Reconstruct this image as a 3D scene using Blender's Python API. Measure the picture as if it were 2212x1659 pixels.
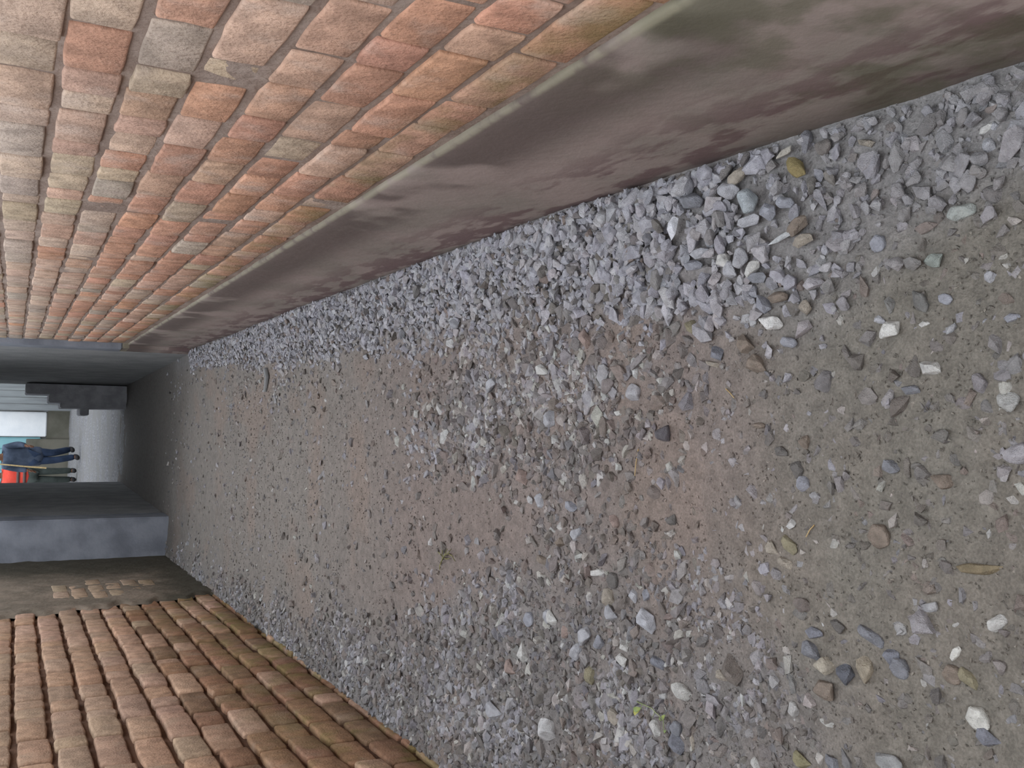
import bpy, bmesh, math, random
import numpy as np
from mathutils import Vector, Matrix, Euler
C = bpy.context.scene.collection
for o in list(bpy.data.objects): bpy.data.objects.remove(o, do_unlink=True)
rnd = random.Random(11); rng = np.random.default_rng(7)

# ------------------------------------------------------------------ camera (phone held sideways: image left = world up)
F, H, RHO, VP = 2050., 1.25, 0.040, (-92., -1078.)
p1 = np.array([VP[0], VP[1], F]); dd = np.array([math.cos(RHO), math.sin(RHO), 0])
nn = np.cross(p1, dd); nn /= np.linalg.norm(nn)
if nn[1] < 0: nn = -nn
fw = p1/np.linalg.norm(p1); rt = np.cross(nn, fw)
M = np.array([rt, fw, -nn])                    # rows: world X, Y, Z in (right, down, forward) of the upright view
cam = bpy.data.cameras.new('camera'); co = bpy.data.objects.new('camera', cam); C.objects.link(co)
cx, cy, cz = M[:, 1], M[:, 0], -M[:, 2]
co.matrix_world = Matrix(((cx[0], cy[0], cz[0], 0), (cx[1], cy[1], cz[1], 0), (cx[2], cy[2], cz[2], H), (0, 0, 0, 1)))
cam.sensor_width = 36; cam.lens = 36*F/2212; cam.clip_start = .02; cam.clip_end = 300
sc = bpy.context.scene; sc.camera = co

def ground(x, y, z=0.):
    d = M @ np.array([829.5-y, x-1106., F]); t = (z-H)/d[2]; return d[0]*t, d[1]*t
def project(P):
    P = np.atleast_2d(np.asarray(P, float)) - np.array([0, 0, H])
    c = P @ M
    return c[:, 1]/c[:, 2]*F+1106, 829.5-c[:, 0]/c[:, 2]*F, c[:, 2]

# ------------------------------------------------------------------ sky, exposure
w = bpy.data.worlds.new('sky'); sc.world = w; w.use_nodes = True
bg = w.node_tree.nodes['Background']; bg.inputs[0].default_value = (.86, .93, 1.0, 1); bg.inputs[1].default_value = 1.6
sc.view_settings.view_transform = 'Standard'; sc.view_settings.look = 'None'
sc.view_settings.gamma = 1; sc.view_settings.exposure = 0.86
sc.view_settings.use_curve_mapping = False
sc.cycles.max_bounces = 6; sc.cycles.diffuse_bounces = 4

# ------------------------------------------------------------------ helpers
def lin(r, g, b):
    f = lambda c: (c/255/12.92) if c/255 <= .04045 else ((c/255+.055)/1.055)**2.4
    return (f(r), f(g), f(b), 1.)
def soft(pal, t, a):
    """pull a palette towards one tone: old, dusty material"""
    return [tuple(c[i]*(1-a)+t[i]*a for i in range(3))+(1.,) for c in pal]
def tag(o, label=None, cat=None, group=None, kind=None):
    if label: o['label'] = label
    if cat: o['category'] = cat
    if group: o['group'] = group
    if kind: o['kind'] = kind
    return o
def link(name, me, parent=None):
    o = bpy.data.objects.new(name, me); C.objects.link(o)
    if parent: o.parent = parent
    return o
def np_mesh(name, V, Fs, mat=None, smooth=False, col=None):
    """V (n,3); Fs array (m,k) of equal faces"""
    me = bpy.data.meshes.new(name); V = np.asarray(V, np.float32); Fs = np.asarray(Fs, np.int32)
    m, k = Fs.shape
    me.vertices.add(len(V)); me.vertices.foreach_set('co', V.ravel())
    me.loops.add(m*k); me.loops.foreach_set('vertex_index', Fs.ravel())
    me.polygons.add(m); me.polygons.foreach_set('loop_start', np.arange(0, m*k, k, dtype=np.int32))
    me.polygons.foreach_set('use_smooth', np.full(m, smooth))
    if col is not None:
        a = me.color_attributes.new('tint', 'FLOAT_COLOR', 'POINT'); a.data.foreach_set('color', np.asarray(col, np.float32).ravel())
    me.update(calc_edges=True); me.validate()
    if mat: me.materials.append(mat)
    return me
def grid_faces(nu, nv):
    i = np.arange(nu*nv).reshape(nu, nv)
    return np.stack([i[:-1, :-1], i[1:, :-1], i[1:, 1:], i[:-1, 1:]], -1).reshape(-1, 4)
def empty(name, loc=(0, 0, 0)):
    o = bpy.data.objects.new(name, None); C.objects.link(o); o.location = loc; o.empty_display_size = .1; return o

_perm = rng.random((256, 256)).astype(np.float32)
def vnoise(x, y):
    xi = np.floor(x).astype(int); yi = np.floor(y).astype(int); fx = x-xi; fy = y-yi
    fx = fx*fx*(3-2*fx); fy = fy*fy*(3-2*fy)
    g = lambda a, b: _perm[a % 256, b % 256]
    return ((g(xi, yi)*(1-fx)+g(xi+1, yi)*fx)*(1-fy)+(g(xi, yi+1)*(1-fx)+g(xi+1, yi+1)*fx)*fy)*2-1
def fbm(x, y, f=1., octv=4, seed=0., gain=.5):
    s = 0; a = 1.; t = 0
    for i in range(octv):
        s = s+a*vnoise(x*f+seed*17.3+i*31.7, y*f+seed*7.9+i*13.1); t += a; a *= gain; f *= 2.03
    return s/t
def smooth(a, b, x): t = np.clip((x-a)/(b-a), 0, 1); return t*t*(3-2*t)

# materials
class NT:
    def __init__(s, name, rough=.95, spec=.25):
        s.m = bpy.data.materials.new(name); s.m.use_nodes = True; s.t = s.m.node_tree; s.b = s.t.nodes['Principled BSDF']
        s.b.inputs['Roughness'].default_value = rough; s.b.inputs['Specular IOR Level'].default_value = spec
        s.pos = s.n('ShaderNodeNewGeometry').outputs['Position']; s.obj = s.n('ShaderNodeTexCoord').outputs['Object']
    def n(s, t, **k):
        x = s.t.nodes.new(t)
        for a, v in k.items(): setattr(x, a, v)
        return x
    def l(s, a, b): s.t.links.new(a, b)
    def noise(s, scale, detail=4, vec=None, stretch=None, rough=.55):
        x = s.n('ShaderNodeTexNoise'); x.inputs['Scale'].default_value = scale; x.inputs['Detail'].default_value = detail; x.inputs['Roughness'].default_value = rough
        v = vec or s.pos
        if stretch:
            mp = s.n('ShaderNodeMapping'); mp.inputs['Scale'].default_value = stretch[:3]
            if len(stretch) > 3: mp.inputs['Rotation'].default_value = stretch[3]
            s.l(v, mp.inputs[0]); v = mp.outputs[0]
        s.l(v, x.inputs['Vector']); return x.outputs['Fac']
    def ramp(s, v, a, b, lo=0., hi=1.):
        x = s.n('ShaderNodeMapRange'); x.interpolation_type = 'SMOOTHSTEP'
        s.l(v, x.inputs[0]); x.inputs[1].default_value = a; x.inputs[2].default_value = b; x.inputs[3].default_value = lo; x.inputs[4].default_value = hi
        return x.outputs[0]
    def math(s, op, a, b):
        x = s.n('ShaderNodeMath', operation=op)
        for i, v in enumerate((a, b)):
            if isinstance(v, (int, float)): x.inputs[i].default_value = v
            else: s.l(v, x.inputs[i])
        return x.outputs[0]
    def mix(s, f, a, b, mode='MIX'):
        x = s.n('ShaderNodeMix', data_type='RGBA', blend_type=mode)
        if isinstance(f, (int, float)): x.inputs[0].default_value = f
        else: s.l(f, x.inputs[0])
        for i, v in ((6, a), (7, b)):
            if isinstance(v, tuple): x.inputs[i].default_value = v
            else: s.l(v, x.inputs[i])
        return x.outputs[2]
    def sep(s, v):
        x = s.n('ShaderNodeSeparateXYZ'); s.l(v, x.inputs[0]); return x.outputs
    def vor(s, scale, feature='F1', vec=None):
        x = s.n('ShaderNodeTexVoronoi', feature=feature); x.inputs['Scale'].default_value = scale; s.l(vec or s.pos, x.inputs['Vector']); return x.outputs['Distance']
    def bump(s, h, dist=.003, strength=1.):
        x = s.n('ShaderNodeBump'); x.inputs['Distance'].default_value = dist; x.inputs['Strength'].default_value = strength
        s.l(h, x.inputs['Height']); s.l(x.outputs[0], s.b.inputs['Normal'])
    def base(s, c):
        if isinstance(c, tuple): s.b.inputs['Base Color'].default_value = c
        else: s.l(c, s.b.inputs['Base Color'])
    def objcol(s): return s.n('ShaderNodeObjectInfo').outputs['Color']
    def attr(s): return s.n('ShaderNodeVertexColor', layer_name='tint').outputs['Color']
def grey(v): return (v, v, v, 1.)

def brick_material(name, col_from, moss_z, moss_h, pale, lo=.74, hi=1.18):
    k = NT(name, .95, .15)
    c = k.objcol() if col_from == 'obj' else k.attr()
    n1 = k.noise(22, 6); n2 = k.noise(9, 4); n3 = k.noise(140, 3)
    c = k.mix(1., c, k.mix(k.ramp(n1, .3, .7), grey(lo), grey(hi)), 'MULTIPLY')
    c = k.mix(k.ramp(n2, .50, .74, 0, .5), c, pale)                              # lime bloom
    c = k.mix(k.ramp(n3, .57, .70, 0, .32), c, lin(96, 76, 66))                    # pits
    z = k.sep(k.pos)[2]
    ms = k.math('MULTIPLY', k.ramp(z, moss_z+moss_h, moss_z), k.ramp(k.noise(6, 5),   .42, .62, 0, .55))
    c = k.mix(ms, c, lin(118, 112, 62))
    k.base(c)
    k.bump(k.math('ADD', n1, k.math('MULTIPLY', n3, .8)), .0048, .9)
    return k.m
m_brick_r = brick_material('right_brick', 'obj', .52, .16, lin(188, 170, 158))
m_brick_rs = brick_material('right_brick_far', 'attr', .52, .16, lin(188, 170, 158))
m_brick_l = brick_material('left_brick', 'obj', .0, .7, lin(168, 146, 126))
m_brick_ls = brick_material('left_brick_far', 'attr', .0, .7, lin(168, 146, 126))

def plain(name, c1, c2, sc1=5, bump=.004, bs=60, rough=.95, stretch=None):
    k = NT(name, rough, .2); n = k.noise(sc1, 6, stretch=stretch); k.base(k.mix(k.ramp(n, .32, .68), c1, c2)); k.bump(k.noise(bs, 5), bump); return k.m
m_mortar_r = plain('lime_mortar', lin(154, 138, 128), lin(130, 112, 102), 9, .006, 60)
m_mortar_l = plain('earth_mortar', lin(112, 86, 70), lin(88, 66, 54), 7, .006, 60)
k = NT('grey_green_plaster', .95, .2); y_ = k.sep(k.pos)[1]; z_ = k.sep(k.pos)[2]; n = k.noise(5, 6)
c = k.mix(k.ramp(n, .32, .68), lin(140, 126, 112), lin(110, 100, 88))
shade_mould = k.math('MAXIMUM', k.ramp(k.math('ADD', y_, k.math('MULTIPLY', k.noise(3, 4), 1.2)), 8.1, 8.9), k.ramp(k.math('ADD', z_, k.math('MULTIPLY', k.noise(4, 4), .5)), .75, .35))  # shade painted dark towards the pier, with mould along the foot
k.base(k.mix(k.math('MULTIPLY', shade_mould, .9), c, lin(72, 68, 58))); k.bump(k.noise(30, 5), .006); m_plaster = k.m
m_pier = plain('grey_cement_render', lin(140, 142, 150), lin(112, 114, 122), 4, .003, 40)
m_passage = plain('grey_passage_render', lin(150, 148, 148), lin(130, 130, 130), 4, .004, 40)  # mottled mid-grey render for the passage walls and overhead slabs
m_step = plain('dark_stone', lin(176, 174, 178), lin(150, 149, 152), 8, .004, 50)

# damp stained concrete footing
k = NT('stained_concrete', .85, .3)
y_ = k.sep(k.pos)[1]; z_ = k.math('ADD', k.sep(k.pos)[2], k.math('MULTIPLY', y_, .004))
c = k.mix(k.ramp(k.noise(3.2, 5), .35, .65), lin(152, 136, 130), lin(136, 126, 118))
band = k.math('MULTIPLY', k.ramp(z_, .27, .42), k.ramp(k.noise(2.6, 3), .40, .50))           # damp blobs hanging under the ledge
c = k.mix(k.math('MULTIPLY', band, .85), c, lin(90, 77, 73))
streak = k.math('MULTIPLY', k.ramp(z_, .34, .10), k.ramp(k.noise(4.5, 5, stretch=(1, 1.1, 3.4, (.5, 0, 0))), .47, .56))
c = k.mix(k.math('MULTIPLY', streak, .85), c, lin(104, 82, 82))
c = k.mix(k.ramp(z_, .10, .0, 0, .55), c, lin(84, 74, 70))                                     # darker towards the foot
alg = k.math('MULTIPLY', k.ramp(y_, 1.5, .9), k.ramp(k.noise(7, 4), .42, .6, 0, .6))
c = k.mix(alg, c, lin(82, 84, 62))
edge = k.math('MULTIPLY', k.ramp(z_, .500, .511), k.ramp(k.noise(14, 4), .3, .55))
c = k.mix(k.math('MULTIPLY', edge, .6), c, lin(146, 140, 120))
k.base(c); k.bump(k.math('ADD', k.noise(26, 6), k.math('MULTIPLY', k.noise(9, 2, stretch=(1, 2, 1)), .4)), .004, .6)
m_concrete = k.m

k = NT('packed_dirt', .95, .2)
c = k.attr()
n1 = k.noise(38, 6); n3 = k.noise(210, 4)
c = k.mix(1., c, k.mix(k.ramp(n1, .3, .7), grey(.84), grey(1.14)), 'MULTIPLY')
c = k.mix(1., c, k.mix(k.ramp(n3, .35, .68), grey(.84), grey(1.13)), 'MULTIPLY')
k.base(c); k.bump(k.math('ADD', k.math('MULTIPLY', n1, 1.0), k.math('MULTIPLY', n3, 0.5)), .007, .9)
m_dirt = k.m

def stone_material(name, src, dust):
    k = NT(name, .85, .3); c = k.objcol() if src == 'obj' else k.attr()
    n = k.noise(60, 5); n2 = k.noise(420, 3)
    c = k.mix(1., c, k.mix(k.ramp(n, .3, .7), grey(.80), grey(1.15)), 'MULTIPLY')
    c = k.mix(k.ramp(n2, .58, .72, 0, .30), c, lin(70, 70, 76))
    k.base(c); k.bump(k.math('ADD', n, k.math('MULTIPLY', n2, .6)), .006, .9); return k.m
m_stone = stone_material('crushed_stone', 'obj', 0)
m_gravel = stone_material('crushed_stone_small', 'attr', 0)
m_yard = NT('yard_gravel', .95, .2)
k = m_yard; n = k.vor(28); c = k.mix(k.ramp(n, .1, .6), lin(150, 150, 152), lin(104, 102, 104)); c = k.mix(k.ramp(k.noise(2.5, 5), .4, .62), c, lin(112, 110, 108)); k.base(c); k.bump(n, .02); m_yard = k.m

# ------------------------------------------------------------------ walls: X of the face at Y
RX0, LX0, KK = .536, -1.020, .0135
rx = lambda y: RX0+KK*y
lx = lambda y: LX0-KK*y
WALL_TOP = 2.0

def brick_mesh(L, Hh, r, amp, seed, face_out, cut):
    """rounded irregular brick: face at y=0 (out along face_out), depth backwards; local x along wall, z up"""
    us = np.array([0, .25*r, r, L*.3, L*.5, L*.7, L-r, L-.25*r, L])-L/2
    vs = np.array([0, .25*r, r, Hh*.5, Hh-r, Hh-.25*r, Hh])-Hh/2
    U, Vv = np.meshgrid(us, vs, indexing='ij')
    du = L/2-np.abs(U); dv = Hh/2-np.abs(Vv)
    dep = lambda d: r*(1-np.sqrt(np.clip(1-np.clip(1-d/r, 0, 1)**2, 0, 1)))
    out = -(dep(du)+dep(dv)); out = np.maximum(out, -r*1.15)
    corner = np.clip(1-np.hypot(np.clip(du/(2.6*r), 0, 1)*1.0, np.clip(dv/(2.6*r), 0, 1)), 0, 1)
    U2 = U-np.sign(U)*corner*r*cut; V2 = Vv-np.sign(Vv)*corner*r*cut
    s = seed*3.7
    edge = np.clip(1-np.minimum(du, dv)/(3*r), 0, 1)
    U2 = U2+fbm(U*1+s, Vv+s, 22, 3, seed)*amp*1.6*edge; V2 = V2+fbm(U+s+9, Vv+s, 22, 3, seed+4)*amp*1.6*edge
    out = out+fbm(U+s, Vv-s, 26, 3, seed+8)*amp*.9+fbm(U+s, Vv, 6, 1, seed+2)*amp*.8
    nu, nv = U.shape
    V = np.stack([U2.ravel(), out.ravel()*face_out, V2.ravel()], 1)
    fs = list(map(tuple, grid_faces(nu, nv)))
    idx = np.arange(nu*nv).reshape(nu, nv)
    ring = list(idx[:, 0])+list(idx[-1, 1:])+list(idx[-2::-1, -1])+list(idx[0, -2:0:-1])
    b0 = len(V); back = V[ring].copy(); back[:, 1] = -.055*face_out
    V = np.vstack([V, back]); n = len(ring)
    for i in range(n): fs.append((ring[i], b0+i, b0+(i+1) % n, ring[(i+1) % n]))
    fs = np.array(fs)
    if face_out > 0: fs = fs[:, ::-1]
    return V, fs

def jitter(c, a, b=.04):
    g = 1+rnd.uniform(-a, a); return tuple(max(.01, x*g*(1+rnd.uniform(-b, b))) for x in c[:3])+(1.,)

def build_bricks(side, specs, variants, parent, mat_o, mat_s):
    """specs: (yc, zc, L, color, out offset). The 300 largest in view become brick objects, the rest one stuff part"""
    sgn = 1 if side == 'right' else -1
    P = np.array([(rx(s[0])+.009 if sgn > 0 else lx(s[0]), s[0], s[1]) for s in specs])
    px, py, dep = project(P)
    inv = (px > -60) & (px < 2260) & (py > -60) & (py < 1720) & (dep > .1)
    size = np.where(inv, np.array([s[2] for s in specs])/np.maximum(dep, .1), -1)
    order = np.argsort(-size); top = set(int(i) for i in order[:300] if size[i] > 0)
    meshes = {}
    VV, FF, CC = [], [], []; off = 0
    ang = math.atan(KK)*(-1 if sgn > 0 else 1)
    rot0 = math.pi/2+ang
    for i, (yc, zc, L, colr, o_) in enumerate(specs):
        cls = min(variants, key=lambda q: abs(q-L)); vi = rnd.randrange(len(variants[cls])); V, Fc = variants[cls][vi]
        sx = L/cls*rnd.uniform(.985, 1.0)
        x, y, z = P[i]
        rz = rot0+rnd.uniform(-.006, .006); tilt = rnd.uniform(-.012, .012); sz = rnd.uniform(.96, 1.02)
        x += o_*(-sgn)
        # local y axis after rotating by +90deg about z points to -X (towards the alley for the right wall)
        if i in top:
            key = (cls, vi)
            if key not in meshes: meshes[key] = np_mesh('brick', V, Fc, mat_o, True)
            o = link('brick', meshes[key], parent); o.location = (x, y, z); o.rotation_euler = (0, tilt, rz); o.scale = (sx, 1, sz); o.color = colr
        else:
            Rm = np.array(Euler((0, tilt, rz)).to_matrix())
            Q = (V*np.array([sx, 1, sz])) @ Rm.T+np.array([x, y, z])
            VV.append(Q); FF.append(Fc+off); CC.append(np.tile(colr, (len(Q), 1))); off += len(Q)
    if VV:
        o = link('brickwork', np_mesh('brickwork', np.vstack(VV), np.vstack(FF), mat_s, True, np.vstack(CC)), parent); tag(o, kind='stuff')

def wall_mesh(y0, y1, z0, z1, xf, sgn, rec, amp, step, mat, thick=.25, seed=1):
    ny = max(2, int((y1-y0)/step)); nz = max(2, int((z1-z0)/step))
    Y, Z = np.meshgrid(np.linspace(y0, y1, ny), np.linspace(z0, z1, nz), indexing='ij')
    X = np.array([xf(v) for v in Y.ravel()]).reshape(Y.shape)+sgn*(rec+fbm(Y, Z, 9, 4, seed)*amp)
    V = np.stack([X.ravel(), Y.ravel(), Z.ravel()], 1); fs = grid_faces(ny, nz)
    if sgn > 0: fs = fs[:, ::-1]
    # solid: back sheet + rim
    B = V.copy(); B[:, 0] = [xf(v)+sgn*thick for v in Y.ravel()]
    n0 = len(V); idx = np.arange(ny*nz).reshape(ny, nz)
    ring = list(idx[:, 0])+list(idx[-1, 1:])+list(idx[-2::-1, -1])+list(idx[0, -2:0:-1]); n = len(ring)
    rim = np.array([(ring[i], ring[(i+1) % n], n0+ring[(i+1) % n], n0+ring[i]) for i in range(n)])
    if sgn < 0: rim = rim[:, ::-1]
    back = np.array([[n0+idx[0, 0], n0+idx[-1, 0], n0+idx[-1, -1], n0+idx[0, -1]]])
    return np_mesh('wall', np.vstack([V, B]), np.vstack([fs, rim, back]), mat, True)

# right wall
wall_r = tag(link('wall_right', wall_mesh(-2, 7.95, .47, WALL_TOP, lambda y: rx(y)+.009, 1, .0052, .0024, .02, m_mortar_r)), kind='structure')
right_classes = (.105, .15, .195, .235)
var_r = {L: [brick_mesh(L, .086, .0045, .0024, rnd.uniform(0, 50), 1, .5) for _ in range(5)] for L in right_classes}
pal_r = [lin(186, 132, 108), lin(178, 122, 100), lin(194, 138, 104), lin(176, 138, 118), lin(170, 146, 128), lin(184, 128, 112), lin(168, 118, 98)]
pal_r = soft(pal_r, lin(188, 149, 126), .6)
pal_r_top = [lin(182, 156, 138), lin(172, 150, 134), lin(188, 152, 132), lin(178, 158, 132), lin(158, 146, 136), lin(186, 142, 122)]
pal_r_top = soft(pal_r_top, lin(184, 163, 146), .45)
specs = []
zz = .519
row = 0
while zz < WALL_TOP-.05:
    y = -1.9+rnd.uniform(0, .2)
    while y < 7.9:
        L = rnd.choices(right_classes, (.22, .18, .34, .26))[0]*rnd.uniform(.95, 1.05)
        if y+L > 7.93: break
        pale = (zz > .95 and rnd.random() < min(.92, .35+(zz-.9)*2.2)) or rnd.random() < (.18 if y < 4.5 else .4)
        colr = jitter(rnd.choice(pal_r_top if pale else pal_r), .11, .02)
        specs.append((y+L/2, zz+.049+rnd.uniform(-.003, .003), L, colr, rnd.gauss(0, .0018)))
        y += L+.0085*rnd.uniform(.5, 1.5)
    zz += .098; row += 1
build_bricks('right', specs, var_r, wall_r, m_brick_r, m_brick_rs)

# concrete footing with a rounded mossy ledge
ys = np.linspace(-2, 8.02, 700); prof = [(-.16, 0.), (-.05, 0), (.02, 0), (.08, 0), (.14, 0), (.2, 0), (.26, 0), (.32, 0), (.38, 0), (.44, 0), (.47, 0), (.49, .0005), (.503, .002), (.511, .004), (.515, .008), (.517, .026)]
Y, K = np.meshgrid(ys, np.arange(len(prof)), indexing='ij')
pz = np.array([p[0] for p in prof])[K]; po = np.array([p[1] for p in prof])[K]
zs = np.where(K > 8, .006*fbm(Y, Y*0, 3, 4, 3), 0)-.004*Y*(K > 8)
Xp = np.array([rx(v) for v in Y.ravel()]).reshape(Y.shape)+po+.0025*fbm(Y, pz, 5, 5, 6)*(K < 15)
V = np.stack([Xp.ravel(), Y.ravel(), (pz+zs).ravel()], 1)
base_r = tag(link('baseboard_right', np_mesh('footing', V, grid_faces(len(ys), len(prof))[:, ::-1], m_concrete, True)), kind='structure')

# left wall
wall_l = tag(link('wall_left', wall_mesh(-2, 8.98, -.2, WALL_TOP, lx, -1, .021, .006, .03, m_mortar_l, seed=5)), kind='structure')
left_classes = (.125, .19, .25, .31)
var_l = {L: [brick_mesh(L, .102, .0085, .0034, rnd.uniform(0, 50), -1, .65) for _ in range(5)] for L in left_classes}
pal_l = [lin(176, 142, 116), lin(168, 132, 106), lin(160, 138, 112), lin(172, 136, 118), lin(152, 130, 106), lin(166, 128, 98)]
pal_l_low = [lin(150, 110, 86), lin(142, 104, 84), lin(156, 120, 92), lin(128, 104, 82)]
pal_l = soft(pal_l, lin(180, 150, 130), .55); pal_l_low = soft(pal_l_low, lin(146, 116, 94), .4)
specs = []
zz = -.087; row = 0
def plaster_edge(z): return 6.28+.33*(1-np.clip(z/1.0, 0, 1.4))+.05*math.sin(z*23)+.03*math.sin(z*51+1)
while zz < WALL_TOP-.1:
    y = -1.9+rnd.uniform(0, .3)
    while y < 7.4:
        L = rnd.choices(left_classes, (.3, .2, .32, .18))[0]*rnd.uniform(.95, 1.05)
        low = zz < .62 and rnd.random() < .75
        colr = jitter(rnd.choice(pal_l_low if low else pal_l), .12, .02)
        specs.append((y+L/2, zz+.059+rnd.uniform(-.004, .004), L, colr, rnd.gauss(0, .004)))
        y += L+.007*rnd.uniform(.5, 2)
    zz += .118; row += 1
# the little patch of bricks bared through the plaster
for j, (z0, n, ys0) in enumerate(((.36, 1, 7.30), (.475, 2, 7.06), (.59, 2, 6.92), (.705, 3, 6.86), (.82, 2, 6.90), (.93, 2, 6.94))):
    for q in range(n): specs.append((ys0+q*.30, z0, .29, jitter(lin(176, 152, 130), .10), .014))
build_bricks('left', specs, var_l, wall_l, m_brick_l, m_brick_ls)
# rough plaster skin on the far stretch
zsn = np.linspace(-.15, WALL_TOP, 130); us = np.linspace(0, 1, 110)
Zg, Ug = np.meshgrid(zsn, us, indexing='ij')
E0 = np.array([plaster_edge(v) for v in zsn])[:, None]+.06*fbm(Zg, Zg*0, 9, 4, 2)
Yg = E0+(8.97-E0)*Ug
thick = .016*smooth(0, .05, Ug)-.004+.007*fbm(Yg, Zg, 8, 4, 9)
Xg = np.array([lx(v) for v in Yg.ravel()]).reshape(Yg.shape)+thick
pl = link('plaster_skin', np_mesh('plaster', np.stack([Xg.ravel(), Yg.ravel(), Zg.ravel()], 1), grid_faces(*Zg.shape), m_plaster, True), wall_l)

# ------------------------------------------------------------------ passage at the far end
def prism(name, poly, z0, z1, mat, parent=None, bev=.01):
    bm = bmesh.new()
    vs = [bm.verts.new((x, y, z0)) for x, y in poly]; f = bm.faces.new(vs)
    r = bmesh.ops.extrude_face_region(bm, geom=[f])
    for v in r['geom']:
        if isinstance(v, bmesh.types.BMVert): v.co.z = z1
    bmesh.ops.recalc_face_normals(bm, faces=bm.faces)
    if bev: bmesh.ops.bevel(bm, geom=list(bm.edges), offset=bev, segments=2, affect='EDGES')
    me = bpy.data.meshes.new(name); bm.to_mesh(me); bm.free(); me.materials.append(mat); return link(name, me, parent)
pl_ = tag(prism('wall_far_left', [(-2.4, 8.97), (-.785, 8.97), (-.775, 9.3), (-2.4, 9.3)], -.2, 3.0, m_pier), kind='structure')
pl2 = tag(prism('wall_passage_left', [(-2.4, 9.3), (-.785, 9.3), (-.70, 13.4), (-2.4, 13.4)], -.2, 3.0, m_passage), kind='structure')
pr_ = tag(prism('wall_far_right', [(.612, 7.9), (2.2, 7.9), (2.2, 8.15), (.609, 8.15)], .52, 3.0, m_pier, bev=.008), kind='structure')
prism('footing_end', [(.618, 7.88), (2.2, 7.88), (2.2, 8.15), (.612, 8.15)], -.2, .52, m_concrete, pr_, .006)
pr2 = tag(prism('wall_passage_right', [(.610, 8.15), (2.2, 8.15), (2.2, 13.4), (.535, 13.4)], -.2, 3.0, m_passage), kind='structure')
ce = tag(prism('ceiling', [(-1.6, 8.7), (1.4, 8.7), (1.4, 13.5), (-1.6, 13.5)], 2.5, 2.8, m_passage), kind='structure')
# dark stepped stair at the mouth of the passage
st = empty('stone_stair', (.3, 13.3, 0)); tag(st, 'dark stepped stone stair at the far mouth of the passage', 'stair')
for x0, x1, z0, zt in ((.15, .236, .42, .52), (.237, .301, -.05, .745), (.302, .401, -.05, .875), (.402, .528, -.05, 1.13)):
    prism('step', [(x0-.3, -.4), (x1-.3, -.4), (x1-.3, .35), (x0-.3, .35)], z0, zt, m_step, st, .010)

shade_canopy = tag(prism('yard_shade_canopy', [(-5, 13.6), (5, 13.6), (5, 16.2), (-5, 16.2)], 3.3, 3.5, m_passage), kind='structure')  # unseen canopy, added to dim the yard gravel
for q, xx in enumerate((-4.2, 3.6)): tag(prism('yard_shade_wall_'+('left', 'right')[q], [(xx, 13.4), (xx+.3, 13.4), (xx+.3, 26.6), (xx, 26.6)], -.2, 3.3, m_pier), kind='structure')  # unseen side walls, added to cut sky light in the yard
# yard beyond the passage
Yv = np.concatenate([np.linspace(12.6, 32, 150)]); Xv = np.linspace(-7, 7, 180)
Yg, Xg = np.meshgrid(Yv, Xv, indexing='ij')
Zg = -.012+.02*fbm(Xg, Yg, 2.5, 4, 3)+.05*smooth(15, 24, Yg)*0
yard = tag(link('floor_yard', np_mesh('yard', np.stack([Xg.ravel(), Yg.ravel(), Zg.ravel()], 1), grid_faces(len(Yv), len(Xv))[:, ::-1], m_yard, True)), kind='structure')
m_bwall = plain('yard_wall_render', lin(150, 150, 150), lin(122, 120, 116), 2, .004, 30)
m_dado = plain('yard_wall_foot', lin(112, 108, 98), lin(92, 90, 80), 2, .004, 30)
m_white = plain('white_paint', lin(240, 240, 240), lin(226, 228, 230), 2, .002, 30, .6)
m_teal = plain('teal_paint', lin(136, 178, 184), lin(120, 164, 170), 2, .002, 30, .6)
m_board = plain('grey_board', lin(142, 146, 146), lin(116, 118, 120), 6, .002, 30, .8, (1, 1, .1))
wb = tag(prism('wall_back', [(-7, 26.6), (7, 26.6), (7, 26.9), (-7, 26.9)], -.2, 4.2, m_bwall, None, .02), kind='structure')
prism('dado', [(-3.2, 26.50), (-.30, 26.50), (-.30, 26.44), (-3.2, 26.44)][::-1], -.05, .95, m_dado, wb, .01)
prism('dado', [(-3.2, 26.52), (1.6, 26.52), (1.6, 26.62), (-3.2, 26.62)], -.05, .5, m_dado, wb, .01)
d1 = tag(prism('door_1', [(-.24, 26.5), (.37, 26.5), (.37, 26.6), (-.24, 26.6)], .5, 2.5, m_white, None, .02), kind='structure')
d2 = tag(prism('door_2', [(-1.35, 26.5), (-.26, 26.5), (-.26, 26.6), (-1.35, 26.6)], .62, 2.5, m_teal, None, .02), kind='structure')
for q in range(4): prism('board', [(-1.33+q*.265, 26.47), (-1.08+q*.265, 26.47), (-1.08+q*.265, 26.51), (-1.33+q*.265, 26.51)], .66, 2.46, m_teal, d2, .008)
fr = empty('board_fence', (.9, 25.9, 0)); tag(fr, 'weathered grey board fence in the far yard beside the bright white door', 'fence')
for q in range(5): prism('board', [(-.50+q*.16, 0), (-.35+q*.16, 0), (-.35+q*.16, .03), (-.50+q*.16, .03)], -.02, 2.3-.05*(q % 2), m_board, fr, .006)
for z0 in (.5, 1.7): prism('rail', [(-.52, .03), (.32, .03), (.32, .08), (-.52, .08)], z0, z0+.09, m_board, fr, .006)

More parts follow.
